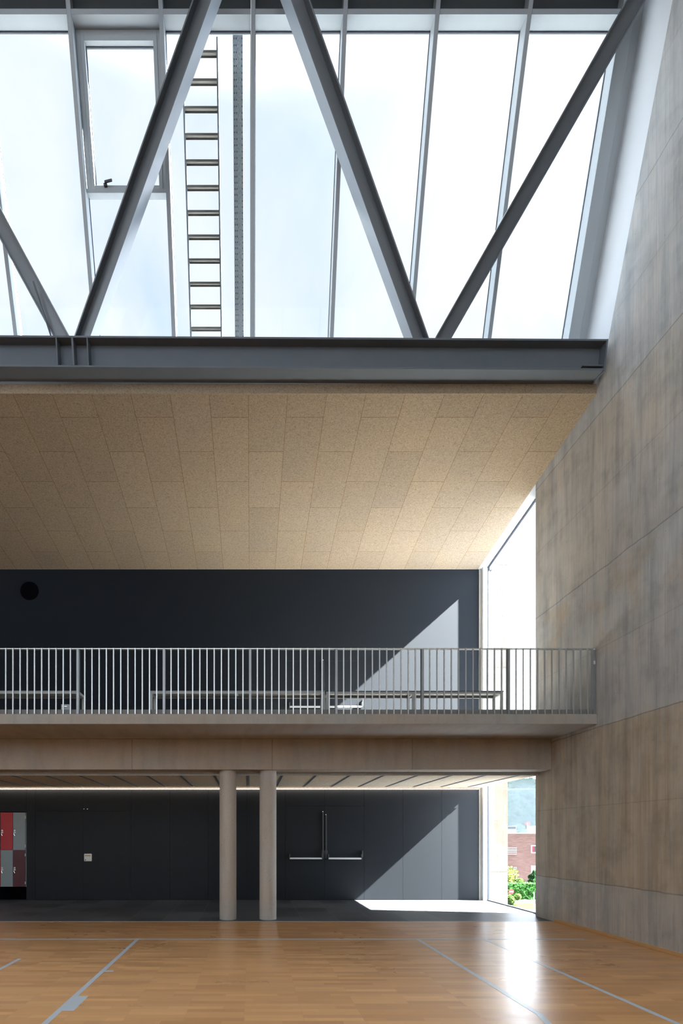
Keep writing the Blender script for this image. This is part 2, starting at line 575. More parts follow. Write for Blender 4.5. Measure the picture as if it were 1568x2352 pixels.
M['rail'] = plain('brushed stainless steel', (0.56, 0.57, 0.56), rough=0.34, metal=0.75, var=0.05, scale=20)
M['rail_dark'] = plain('steel post', (0.30, 0.31, 0.32), rough=0.4, metal=0.6, var=0.08)
M['bar'] = plain('satin aluminium bar', (0.70, 0.72, 0.73), rough=0.35, metal=0.3, var=0.02)
M['fitting'] = plain('black fitting', (0.03, 0.033, 0.038), rough=0.4)
M['table_frame'] = plain('grey table frame', (0.36, 0.38, 0.38), rough=0.45, var=0.03)
M['table_top'] = plain('dark table top', (0.05, 0.055, 0.06), rough=0.5)
M['red'] = plain('red locker paint', (0.42, 0.018, 0.028), rough=0.4, var=0.04)
M['maroon'] = plain('maroon locker paint', (0.075, 0.012, 0.02), rough=0.4, var=0.04)
M['lgrey'] = plain('grey locker paint', (0.23, 0.28, 0.29), rough=0.4, var=0.03)
M['chrome'] = plain('chrome', (0.75, 0.75, 0.76), rough=0.2, metal=0.8)
M['plate'] = plain('cream plastic', (0.72, 0.72, 0.68), rough=0.4)
M['line'] = plain('pale grey court paint', (0.40, 0.45, 0.50), rough=0.3, var=0.08, scale=3)
M['skirting'] = plain('oak skirting', (0.50, 0.29, 0.13), rough=0.45, var=0.12, scale=8)
M['led'] = emission('warm led', (1.0, 0.86, 0.72), 14.0)
M['glass'] = glass('clear glass')
M['plaster'] = plain('off white plaster', (0.60, 0.60, 0.58), rough=0.8, var=0.03)
M['roofing'] = plain('grey roofing', (0.35, 0.36, 0.37), rough=0.7)
M['asphalt'] = plain('pale paving', (0.10, 0.10, 0.095), rough=0.85, var=0.1, scale=1.0)
M['lawn'] = foliage_mat('lawn', (0.03, 0.045, 0.012), (0.05, 0.06, 0.02))
M['hedge'] = foliage_mat('hedge leaves', (0.012, 0.045, 0.012), (0.035, 0.10, 0.025))
M['tree_dark'] = foliage_mat('dark leaves', (0.012, 0.035, 0.014), (0.03, 0.075, 0.025))
M['bush_lime'] = foliage_mat('lime leaves', (0.06, 0.09, 0.015), (0.13, 0.15, 0.035))
M['bush'] = foliage_mat('fresh leaves', (0.03, 0.07, 0.015), (0.09, 0.14, 0.04))
M['forest'] = foliage_mat('forest', (0.0010, 0.0026, 0.0012), (0.0032, 0.0062, 0.0026))
M['bark'] = plain('bark', (0.16, 0.12, 0.08), rough=0.9)
M['brick'] = brick_wall('red facing brick')
M['pvc'] = plain('white window plastic', (0.80, 0.80, 0.79), rough=0.4)
M['dark_pane'] = plain('dark window pane', (0.05, 0.06, 0.07), rough=0.1)
M['red_curtain'] = plain('red curtain', (0.28, 0.03, 0.05), rough=0.8)
M['sign_red'] = plain('sign red', (0.30, 0.012, 0.010), rough=0.4)
M['sign_white'] = plain('sign white', (0.85, 0.85, 0.85), rough=0.4)
M['tile_roof'] = plain('pale sheet roof', (0.5, 0.5, 0.52), rough=0.6)

for k_ in ('forest', 'hedge', 'tree_dark', 'bush', 'bush_lime', 'lawn', 'fin_conc', 'asphalt'):
    M[k_].node_tree.nodes['Principled BSDF'].inputs['Specular IOR Level'].default_value = 0.0
    M[k_].node_tree.nodes['Principled BSDF'].inputs['Roughness'].default_value = 1.0


# ------------------------------------------------------------------ mesh building
class MB:
    def __init__(s):
        s.v, s.f = [], []

    def poly(s, base, vec):
        """prism: a polygon (list of points) pushed along vec"""
        n = len(base)
        o = len(s.v)
        vec = Vector(vec)
        base = [Vector(p) for p in base]
        s.v += base + [p + vec for p in base]
        s.f.append([o + i for i in range(n)])
        s.f.append([o + n + i for i in reversed(range(n))])
        for i in range(n):
            j = (i + 1) % n
            s.f.append([o + i, o + n + i, o + n + j, o + j])
        return s

    def box(s, x0, x1, y0, y1, z0, z1):
        return s.poly([(x0, y0, z0), (x1, y0, z0), (x1, y1, z0), (x0, y1, z0)], (0, 0, z1 - z0))

    def obox(s, o, a, b, c):
        """box from a corner and three edge vectors"""
        o, a, b, c = Vector(o), Vector(a), Vector(b), Vector(c)
        return s.poly([o, o + a, o + a + b, o + b], c)

    def cyl(s, p0, p1, r, n=12, r1=None):
        p0, p1 = Vector(p0), Vector(p1)
        d = (p1 - p0).normalized()
        a = d.orthogonal().normalized()
        b = d.cross(a)
        r1 = r if r1 is None else r1
        o = len(s.v)
        for p, rr in ((p0, r), (p1, r1)):
            for i in range(n):
                t = 2 * math.pi * i / n
                s.v.append(p + a * (rr * math.cos(t)) + b * (rr * math.sin(t)))
        for i in range(n):
            j = (i + 1) % n
            s.f.append([o + i, o + j, o + n + j, o + n + i])
        s.f.append([o + i for i in reversed(range(n))])
        s.f.append([o + n + i for i in range(n)])
        return s

    def tube(s, pts, r, n=8):
        for a, b in zip(pts[:-1], pts[1:]):
            s.cyl(a, b, r, n)
        return s

    def build(s, name, mat, parent=None, bevel=0.0, smooth=False, seg=2):
        me = bpy.data.meshes.new(name)
        me.from_pydata([tuple(p) for p in s.v], [], s.f)
        bm = bmesh.new()
        bm.from_mesh(me)
        bmesh.ops.recalc_face_normals(bm, faces=bm.faces)
        if smooth:
            for f in bm.faces:
                f.smooth = True
        bm.to_mesh(me)
        bm.free()
        me.materials.append(mat)
        ob = bpy.data.objects.new(name, me)
        COL.objects.link(ob)
        if parent is not None:
            ob.parent = parent
            ob.matrix_parent_inverse = Matrix.Translation(-root_offset(parent))
        if bevel:
            md = ob.modifiers.new('bevel', 'BEVEL')
            md.width = bevel
            md.segments = seg
            md.limit_method = 'ANGLE'
            md.angle_limit = math.radians(40)
        if smooth:
            md = ob.modifiers.new('split', 'EDGE_SPLIT')
            md.split_angle = math.radians(40)
        return ob


def root_offset(o):
    """where the parent's frame sits: every mesh is written in hall coordinates"""
    return Vector(o.location) if o.type == 'EMPTY' else Vector((0, 0, 0))


def tag(o, label=None, cat=None, group=None, kind=None):
    if label:
        o['label'] = label
    if cat:
        o['category'] = cat
    if group:
        o['group'] = group
    if kind:
        o['kind'] = kind
    return o


def empty(name, loc, label=None, cat=None, group=None, kind=None):
    o = bpy.data.objects.new(name, None)
    o.empty_display_size = 0.2
    COL.objects.link(o)
    o.location = loc
    return tag(o, label, cat, group, kind)


def struct(name, mb, mat, label=None, parent=None, **kw):
    o = mb.build(name, mat, parent, **kw)
    tag(o, label, None, None, 'structure')
    return o


# ================================================================== THE ROOM
XW = 5.12            # inner face of the right concrete wall
YB = 11.37           # far wall
XL = -12.0           # left end of the hall
YR = -12.0           # rear end of the hall
S_C = 0.1397         # slope of the timber ceiling (rises towards the hall)


def ceil_z(y):
    return 7.446 + S_C * (YB - y)


# glazing plane: up-slope u, outward normal n
U = Vector((0, -0.3311, 0.9436))
NV = Vector((0, 0.9436, 0.3311))
XV = Vector((1, 0, 0))
G0 = Vector((0, 7.67, 9.033))


def gp(x, s, d=0.0):
    """a point of the sloping glazing: across, up the slope, out from the inner face"""
    return Vector((x, 0, 0)) + G0 + U * s + NV * d


# ---- floors
floor = struct('floor', MB().box(XL, XW, YR, 8.505, -0.12, 0.0), M['parquet'], 'hall floor of oak strip parquet')
floor2 = struct('floor_corridor', MB().box(XL, 5.31, 8.535, 11.9, -0.12, 0.0), M['slate'], 'dark slate tile floor along the far wall')
struct('trim_1', MB().box(XL, XW, 8.505, 8.535, -0.12, 0.002), M['galv'], 'metal strip between parquet and slate tiles')


def line(x0, x1, y0, y1, z=0.0012):
    o = MB().box(x0, x1, y0, y1, 0.0001, z).build('court_line', M['line'], floor)
    return o


line(-10.5, 4.66, 7.03, 7.085)                                   # base line
line(-1.60, -1.55, -1.0, 7.03)                                   # lane line
line(-1.55, -1.46, 5.35, 5.40)                                   # tick
line(-1.55, -1.455, 4.154, 4.539)                                # block
line(3.245, 3.295, -6.0, 7.03)                                   # side line


def arc_line(cx, cy, r, a0, a1, n, y_end=None, w=0.05):
    mb = MB()
    pts = []
    for i in range(n + 1):
        t = math.radians(a0 + (a1 - a0) * i / n)
        pts.append((cx + r * math.cos(t), cy + r * math.sin(t), cx + (r + w) * math.cos(t), cy + (r + w) * math.sin(t)))
    if y_end is not None:
        p = pts[0]
        pts.insert(0, (p[0], y_end, p[2], y_end))
    v = []
    o = 0
    for (ax, ay, bx, by) in pts:
        v += [Vector((ax, ay, 0.0012)), Vector((bx, by, 0.0012))]
    f = [[2 * i, 2 * i + 1, 2 * i + 3, 2 * i + 2] for i in range(len(pts) - 1)]
    mb.v, mb.f = v, f
    return mb.build('court_line', M['line'], floor)


# three point line: straight down to Y 4.07, then the arc; and the no-charge half circle
arc_line(-3.98, 5.483, 6.49 - 0.05, -12.6, -110, 60, 7.03)
arc_line(-3.98, 5.483, 1.25, 0, -180, 40, 5.93)

# ---- right wall: board-marked concrete with a sloping shoulder under the glazing
def slope_y(z):
    return 7.243 - (z - 8.498) / 2.77


pts = [(YR, -0.1), (9.073, -0.1), (9.073, 8.45), (slope_y(8.45), 8.45), (slope_y(13.3), 13.3), (YR, 13.3)]
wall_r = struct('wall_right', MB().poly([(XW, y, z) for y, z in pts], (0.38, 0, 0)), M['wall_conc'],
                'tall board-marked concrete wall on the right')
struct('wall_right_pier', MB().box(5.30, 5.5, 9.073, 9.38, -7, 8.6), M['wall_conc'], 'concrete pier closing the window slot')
# light lining above the concrete, up to the glazing
pl = [(slope_y(8.45), 8.45), (slope_y(8.45) + 0.165, 8.45), (slope_y(13.0) + 0.165, 13.0), (slope_y(13.0), 13.0)]
struct('trim_2', MB().poly([(XW, y, z) for y, z in pl], (0.10, 0, 0)), M['white'], 'pale edge board along the sloping top of the concrete')
pl = [(slope_y(8.45) + 0.165, 8.45), (slope_y(8.45) + 0.75, 8.45), (slope_y(13.0) + 0.75, 13.0), (slope_y(13.0) + 0.165, 13.0)]
struct('wall_right_lining', MB().poly([(XW + 0.004, y, z) for y, z in pl], (0.10, 0, 0)), M['white'], 'white lining panel beside the glazing')
struct('baseboard_right', MB().box(XW - 0.02, XW, YR, 8.5, 0, 0.05), M['skirting'], 'oak skirting at the foot of the concrete wall', bevel=0.004)

# ---- left, rear walls and the high roof (behind and above the camera)
struct('wall_left', MB().box(XL - 0.3, XL, YR, 12.0, -0.1, 13.3), M['plaster'])
wx0, wx1, wz0, wz1 = -11.5, 4.6, 4.0, 12.2
rw = MB()
rw.box(XL - 0.3, 5.5, YR - 0.3, YR, -0.1, wz0)
rw.box(XL - 0.3, 5.5, YR - 0.3, YR, wz1, 13.3)
rw.box(XL - 0.3, wx0, YR - 0.3, YR, wz0, wz1)
rw.box(wx1, 5.5, YR - 0.3, YR, wz0, wz1)
struct('wall_rear', rw, M['plaster'])
# unseen clerestory, added in the rear wall to brighten surfaces facing the camera
w3 = empty('added_fill_window', ((wx0 + wx1) / 2, YR, wz0), kind='structure')
MB().box(wx0, wx1, YR - 0.2, YR - 0.19, wz0, wz1).build('pane', M['glass'], w3)
for i in range(11):
    x = wx0 + i * (wx1 - wx0) / 10
    MB().box(x - 0.04, x + 0.04, YR - 0.18, YR - 0.02, wz0, wz1).build('glazing_bar', M['alu'], w3)
top_y = gp(0, 0).y - (13.0 - 9.033) / 2.85
struct('ceiling_hall', MB().box(XL - 0.3, 5.5, YR - 0.3, top_y + 0.3, 13.0, 13.3), M['plaster'])

# ---- timber ceiling over the gallery
y0c, y1c = 7.49, YB + 0.25
cpts = [(y0c, ceil_z(y0c)), (y1c, ceil_z(y1c)), (y1c, ceil_z(y1c) + 0.04), (y0c, ceil_z(y0c) + 0.04)]
struct('ceiling', MB().poly([(XL, y, z) for y, z in cpts], (XW - XL, 0, 0)), M['wool'],
       'sloping ceiling of pale wood wool panels')
cpts = [(y0c + 0.03, ceil_z(y0c) + 0.041), (y1c, ceil_z(y1c) + 0.041), (y1c, ceil_z(y1c) + 0.45), (8.05, ceil_z(8.05) + 0.5), (y0c + 0.03, 8.36)]
struct('ceiling_roof', MB().poly([(XL, y, z) for y, z in cpts], (XW + 0.36 - XL, 0, 0)), M['roofing'])
struct('trim_3', MB().box(XL, XW - 0.005, 7.47, 7.489, ceil_z(y0c) - 0.002, 8.128), M['wool_plain'], 'wood wool upstand under the steel beam')

# ---- far wall, lower storey: cladding panels over a dark backing, with a locker niche at the left
PX = 102.02


def fx(px):
    return (px - 575) / PX


def fz(py):
    return EYE + (1921 - py) / PX


wall_far = empty('wall_far', (0, YB, 0), kind='structure')
wall_far['label'] = 'far wall of anthracite cladding panels under the gallery'
xs_niche = fx(60.5)
bk = MB()
bk.box(xs_niche, 5.14, YB + 0.02, YB + 0.20, -0.1, 2.75)
bk.box(XL, xs_niche, YB + 0.02, YB + 0.20, 1.99, 2.75)
bk.box(XL, xs_niche, YB + 0.56, YB + 0.7, -0.1, 1.99)
bk.box(xs_niche, xs_niche + 0.02, YB + 0.2, YB + 0.7, -0.1, 1.99)
bk.box(XL, xs_niche, YB + 0.2, YB + 0.7, 1.99, 2.02)
bk.build('backing', M['gap'], wall_far)
GAPW = 0.004


def panel(x0, x1, z0, z1, mat, parent, name='panel', y0=YB, y1=YB + 0.018):
    return MB().box(x0 + GAPW / 2, x1 - GAPW / 2, y0, y1, z0 + GAPW / 2, z1 - GAPW / 2).build(name, mat, parent)


zt = 2.70
lx = [fx(v) for v in (60.5, 81, 301, 390, 478, 566.5, 655)]
panel(lx[0], lx[1], 0.0, zt, M['clad'], wall_far)
panel(lx[1], fx(191), fz(1863), zt, M['clad'], wall_far)
panel(fx(191), lx[2], fz(1863), zt, M['clad'], wall_far)
for a, b in zip(lx[2:-1], lx[3:]):
    panel(a, b, 0.0, zt, M['clad'], wall_far)
panel(fx(655), fx(745.5), 2.12, zt, M['clad'], wall_far)
panel(fx(745.5), fx(836), 2.12, zt, M['clad'], wall_far)
rx = [fx(v) for v in (836, 925, 1014, 1098.5)]
for a, b in zip(rx[:-1], rx[1:]):
    panel(a, b, 0.0, zt, M['clad'], wall_far)
x = lx[0]
while x > XL + 0.9:
    panel(x - 0.868, x, 1.985, zt, M['clad'], wall_far)
    x -= 0.868

# upper storey
ZF = 3.322
wall_up = empty('wall_far_upper', (0, YB, ZF), kind='structure')
wall_up['label'] = 'far wall of the gallery painted anthracite'
MB().box(XL, 5.14, YB + 0.02, YB + 0.2, ZF - 0.25, 7.60).build('backing', M['gap'], wall_up)
ux0, uxm, ux1 = fx(655), fx(745.5), fx(836)
uz = fz(1518)
GAPW = 0.0
panel(ux0, ux1, uz, 7.46, M['paint_up'], wall_up)
panel(ux1, 5.137, ZF, 7.46, M['paint_up'], wall_up)
panel(XL, ux0, ZF, 7.46, M['paint_up'], wall_up)

# end strip of rough timber / concrete and white jamb beside the window
struct('trim_4', MB().box(5.139, 5.205, YB - 0.015, YB + 0.3, 0.0, 7.46), M['slab_conc'], 'rough pale strip closing the far wall')


GAPW = 0.004


def door(name, x0, xm, x1, z0, z1, mat, label):
    d = empty(name, ((x0 + x1) / 2, YB, z0), kind='structure')
    d['label'] = label
    a = panel(x0, xm, z0, z1, mat, d, 'door_leaf')
    b = panel(xm, x1, z0, z1, mat, d, 'door_leaf')
    return d, a, b


def panic_bar(leaf, xa, xb, z, tall_at):
    """push bar on two end brackets, standing off the leaf"""
    y = YB - 0.085
    bar = MB().cyl((xa, y, z), (xb, y, z), 0.021, 14).build('panic_bar', M['bar'], leaf, smooth=True)
    for xe in (xa, xb):
        mb = MB()
        mb.box(xe - 0.012, xe + 0.012, YB - 0.105, YB - 0.001, z - 0.022, z + 0.10)
        if tall_at == xe:
            mb.box(xe + 0.012, xe + 0.04, YB - 0.06, YB - 0.001, z + 0.03, z + 0.17)
        mb.build('bar_bracket', M['fitting'], leaf, bevel=0.004)
    return bar


def latch_rod(leaf, x, z0, z1):
    MB().box(x - 0.016, x + 0.016, YB - 0.035, YB - 0.001, z0, z1).build('latch_rod', M['fitting'], leaf, bevel=0.004)
    MB().box(x - 0.03, x + 0.03, YB - 0.055, YB - 0.001, z0 - 0.16, z0 + 0.02).build('latch_box', M['fitting'], leaf, bevel=0.006)
    MB().box(x - 0.018, x + 0.006, YB - 0.045, YB - 0.001, z1 - 0.005, z1 + 0.018).build('latch_catch', M['chrome'], leaf, bevel=0.003)


d1, d1a, d1b = door('door_1', lx[1], fx(191), lx[2], 0.006, fz(1863), M['clad'], 'flush anthracite double door with a cream lock plate')
d2, d2a, d2b = door('door_2', ux0, uxm, ux1, 0.006, 2.12, M['clad'], 'anthracite double door with two panic bars right of the columns')
d3, d3a, d3b = door('door_3', ux0, uxm, ux1, ZF + 0.003, uz, M['paint_up'], 'gallery double door with two panic bars')
panic_bar(d2a, fx(664), fx(738), fz(1971.5), None)
panic_bar(d2b, fx(752.5), fx(828), fz(1971.5), fx(828))
latch_rod(d2a, fx(741), fz(1955), fz(1865))
latch_rod(d2b, fx(748), fz(1955), fz(1872))
panic_bar(d3a, fx(664), fx(738), fz(1625.5), None)
panic_bar(d3b, fx(752.5), fx(829), fz(1625.5), fx(829))
latch_rod(d3a, fx(741.5), fz(1592), fz(1518))


def lock_plate(leaf, px, z, w, h, mat, dark):
    x = fx(px)
    p = MB().box(x - w / 2, x + w / 2, YB - 0.035, YB - 0.001, z - h / 2, z + h / 2).build('lock_plate', mat, leaf, bevel=0.012)
    MB().box(x - w * 0.38, x + w * 0.40, YB - 0.042, YB - 0.034, z + h * 0.20, z + h * 0.30).build('lever', dark, p, bevel=0.003)
    MB().box(x - w * 0.36, x - w * 0.27, YB - 0.039, YB - 0.034, z - h * 0.42, z - h * 0.22).build('keyhole', M['fitting'], p)


brass = plain('bronze lever', (0.30, 0.20, 0.07), rough=0.35, metal=0.5)
lock_plate(d1b, 202.5, fz(1969.5), 0.17, 0.17, M['plate'], brass)
for q in (193, 201):
    MB().box(fx(q) - 0.008, fx(q) + 0.008, YB - 0.012, YB - 0.001, fz(1859), fz(1857.4)).build('door_stud', M['chrome'], d1b)
lock_up = tag(MB().box(fx(151) - 0.09, fx(151) + 0.09, YB - 0.05, YB - 0.001, 4.20, 4.40).build('lock_box', M['alu'], None, bevel=0.012),
              'small grey lock box with lever on the black gallery wall', 'lock box')
MB().box(fx(151) - 0.06, fx(151) + 0.06, YB - 0.07, YB - 0.049, 4.33, 4.36).build('lever', M['chrome'], lock_up, bevel=0.006)

# ---- corridor ceiling under the gallery
ZC = 2.52
struct('ceiling_corridor', MB().box(XL, XW, 8.96, YB - 0.11, ZC, ZC + 0.04), M['wool_low'], 'wood wool ceiling under the gallery')
struct('trim_5', MB().box(XL, XW, 8.945, 8.96, ZC - 0.006, 2.575), M['galv'], 'metal channel along the front of the low ceiling')
struct('ceiling_void', MB().box(XL, XW, YB - 0.11, YB - 0.02, ZC + 0.05, ZC + 0.09), M['plaster'])
for i in range(-19, 9):
    x = -0.04 + 0.6 * i
    if XL + 0.2 < x < XW - 0.05:
        mb = MB()
        mb.box(x - 0.022, x - 0.006, 8.962, YB - 0.33, ZC - 0.008, ZC - 0.0005)
        mb.box(x + 0.006, x + 0.022, 8.962, YB - 0.33, ZC - 0.008, ZC - 0.0005)
        mb.box(x - 0.006, x + 0.006, 8.962, YB - 0.33, ZC - 0.003, ZC - 0.0005)
        struct('trim_6', mb, M['steel'])
led = tag(MB().box(XL, 5.10, YB - 0.10, YB - 0.075, ZC - 0.030, ZC - 0.018).build('strip_light', M['led']),
          'thin warm strip light along the top of the far wall', 'light')

# ---- balcony: slab with a set back kerb, concrete beam below, two columns
yb0 = 7.464
prof = [(yb0, 3.096), (YB + 0.018, 3.096), (YB + 0.018, ZF), (7.52, ZF), (7.52, 3.246), (yb0, 3.246)]
slab = MB().poly([(XL, y, z) for y, z in prof], (XW - XL, 0, 0)).build('balcony_slab', M['slab_conc'], bevel=0.006)
tag(slab, 'long concrete balcony slab carrying the steel railing', 'balcony')
MB().box(XL, XW - 0.03, 7.512, 7.5195, 3.2475, ZF).build('kerb_face', plain('dark grey kerb mortar', (0.19, 0.185, 0.175), rough=0.8, var=0.25, scale=3), slab)
cb = MB().box(XL, XW, 8.595, 8.94, 2.572, 3.096).build('concrete_beam', M['beam_conc'], bevel=0.008)
tag(cb, 'brown grey concrete beam under the balcony on two columns', 'beam')
for x, lab in ((-0.392, 'round concrete column, the left one of the pair under the beam'),
               (0.3045, 'round concrete column, the right one beside the panic bar door')):
    mb = MB().cyl((x, 8.80, 0.0), (x, 8.80, 2.575), 0.147, 48)
    o = mb.build('concrete_column', M['col_conc'], smooth=True)
    tag(o, lab, 'column', 'round concrete columns', 'thing')

# ---- railing on the balcony
rail = empty('balcony_railing', (0, 7.5, ZF), 'long steel railing with thin vertical bars along the balcony edge', 'railing')
pitch = 0.10645
xr = 5.105
n_bars = 99
MB().box(xr - pitch * n_bars - 0.3, xr + 0.012, 7.492, 7.538, 4.216, 4.228).build('top_rail', M['rail'], rail)
for za_, zb_ in ((4.196, 4.214), (3.985, 4.035)):
    MB().box(xr - 0.028, xr - 0.004, 7.472, 7.4775, za_, zb_).build('fixing_plate', M['bar'], rail)
bar_me = post_me = None
for i in range(n_bars):
    x = xr - pitch * i
    if i % 12 == 0:
        if post_me is None:
            o = MB().box(-0.017, 0.017, 7.478, 7.535, 3.25, 4.215).build('post', M['rail_dark'], rail)
            post_me = o
        else:
            o = post_me.copy()
            COL.objects.link(o)
        o.location.x = x - (0.012 if i == 0 else 0)
    else:
        if bar_me is None:
            o = MB().box(-0.008, 0.008, 7.478, 7.494, 3.25, 4.226).build('baluster', M['rail'], rail)
            bar_me = o
        else:
            o = bar_me.copy()
            COL.objects.link(o)
        o.location.x = x

# ---- tables on the balcony
def table(x0, x1, label, mids=(), top=M['table_top'], overhang=0.012):
    t = empty('metal_table', ((x0 + x1) / 2, 9.2, ZF), label, 'table', 'long metal tables on the balcony')
    ya, yb_, za, zb = 9.05, 9.38, 3.992, 4.03
    fr = MB()
    fr.box(x0, x1, ya, ya + 0.035, za, zb)
    fr.box(x0, x1, yb_ - 0.035, yb_, za, zb)
    fr.box(x0, x0 + 0.04, ya + 0.035, yb_ - 0.035, za, zb)
    fr.box(x1 - 0.04, x1, ya + 0.035, yb_ - 0.035, za, zb)
    for m_ in mids:
        fr.box(m_ - 0.04, m_, ya + 0.035, yb_ - 0.035, za, zb)
    fr.build('frame', M['table_frame'], t, bevel=0.003)
    MB().box(x0 - overhang, x1 + overhang, ya - 0.005, yb_ + 0.005, zb + 0.0005, zb + 0.014).build('table_top', top, t, bevel=0.003)
    for xa in [x0, x1 - 0.04] + [m_ - 0.04 for m_ in mids]:
        for y_ in (ya, yb_ - 0.035):
            MB().box(xa, xa + 0.04, y_, y_ + 0.035, ZF, za - 0.0005).build('leg', M['table_frame'], t, bevel=0.003)
    return t


table(-6.20, -3.08, 'long grey metal table at the left end of the balcony', top=M['table_frame'], overhang=0.0)
tm = table(-1.795, 1.334, 'long grey metal table in the middle of the balcony', top=M['table_frame'], overhang=0.0)
MB().box(fx(545) * 0.796 - 0.016, fx(545) * 0.796 + 0.016, 9.042, 9.049, 3.945, 4.035).build('clip', M['table_frame'], tm, bevel=0.003)
table(1.358, 4.525, 'long grey metal table with a dark top by the side window', mids=(2.94,))

# ---- lockers in the niche
lock = empty('locker', (-5.9, YB, 0.3), 'bank of red, grey and maroon lockers in the wall niche', 'locker')
zl0, zlm, zl1 = fz(2037), fz(1952.5), fz(1866)
xe = fx(60.3) - 0.004
dw = 0.282
ncol = 6
MB().box(xe - 0.012 - dw * ncol - 0.01, xe, YB + 0.022, YB + 0.5, zl0, zl1).build('body', M['lgrey'], lock, bevel=0.003)
MB().box(XL + 0.05, xe, YB + 0.12, YB + 0.5, 0.0, zl0 - 0.002).build('plinth', M['gap'], lock)
cols = [('lgrey', 'maroon'), ('red', 'lgrey'), ('maroon', 'red'), ('lgrey', 'maroon'), ('red', 'lgrey'), ('lgrey', 'red')]
lab = {'lgrey': 'grey locker door', 'red': 'bright red locker door', 'maroon': 'dark maroon locker door'}
for i, (ct, cbm) in enumerate(cols):
    x1 = xe - 0.014 - dw * i
    x0 = x1 - dw
    for (za, zb, cc) in ((zl0, zlm, cbm), (zlm, zl1, ct)):
        dr = MB().box(x0 + 0.004, x1 - 0.004, YB + 0.002, YB + 0.021, za + 0.004, zb - 0.004).build('door', M[cc], lock, bevel=0.003)
        dr['label'] = lab[cc]
        zk = (za + zb) / 2 - 0.005
        MB().box(x0 + 0.02, x0 + 0.062, YB - 0.012, YB + 0.003, zk + 0.0, zk + 0.04).build('lock', M['chrome'], dr, bevel=0.004)
        MB().box(x0 + 0.02, x0 + 0.062, YB - 0.010, YB + 0.003, zk - 0.04, zk - 0.006).build('number_plate', M['plate'], dr, bevel=0.002)
        if i in (0, 1):
            MB().cyl((x0 + 0.028, YB - 0.016, zk - 0.05), (x0 + 0.05, YB - 0.016, zk - 0.10), 0.006, 8).build('key', M['chrome'], dr)
        if i == 0:
            for zz in (za + 0.09, zb - 0.11):
                MB().box(x1 - 0.014, x1 + 0.010, YB - 0.004, YB + 0.003, zz - 0.03, zz + 0.03).build('hinge', M['galv'], dr)

# ---- round dark vent high on the gallery wall
vent = MB().cyl((fx(68), YB - 0.015, fz(1357.5)), (fx(68), YB - 0.0005, fz(1357.5)), 0.205, 40).build('round_vent', M['gap'], smooth=True)
tag(vent, 'black round vent high on the dark gallery wall', 'vent')

# ================================================================== SIDE WINDOW (window_2)
w2 = empty('window_2', (5.31, 10.2, 0), kind='structure')
w2['label'] = 'tall side window between the concrete wall and the far wall'
MB().box(5.316, 5.328, 9.38, 11.30, 0.0, 8.0).build('pane', M['glass'], w2)
MB().box(5.20, 5.318, 11.285, 11.40, 0.0, ceil_z(11.3) - 0.005).build('jamb', M['white'], w2, bevel=0.002)
MB().box(5.303, 5.335, 11.270, 11.285, 0.0, ceil_z(11.3) - 0.005).build('gasket', M['gasket'], w2)
MB().box(5.295, 5.34, 9.38, 11.285, 0.0, 0.022).build('sill', M['steel'], w2)
sp = [(9.073, ceil_z(9.073)), (YB, ceil_z(YB)), (YB, ceil_z(YB) + 0.05), (9.073, ceil_z(9.073) + 0.05)]
MB().poly([(XW + 0.002, y, z) for y, z in sp], (0.25, 0, 0)).build('soffit', M['white'], w2)
sp = [(9.073, ceil_z(9.073) - 0.025), (11.29, ceil_z(11.29) - 0.025), (11.29, ceil_z(11.29) - 0.001), (9.073, ceil_z(9.073) - 0.001)]
MB().poly([(5.300, y, z) for y, z in sp], (0.03, 0, 0)).build('gasket', M['gasket'], w2)

# ================================================================== ROOF GLAZING (window_1)
w1 = empty('window_1', (0, 7.67, 9.0), kind='structure')
w1['label'] = 'sloping roof glazing of tall panes between grey mullions'


def s_of(py, d=0.0):
    """distance up the glazing at which a sight line at this slope meets it"""
    r = (1921 - py) / 1160.0
    y = (7.597 + 21.8595 + 3.0204 * d) / (2.85 + r)
    z = EYE + r * y
    p = G0 + NV * d
    return (z - p.z) / U.z


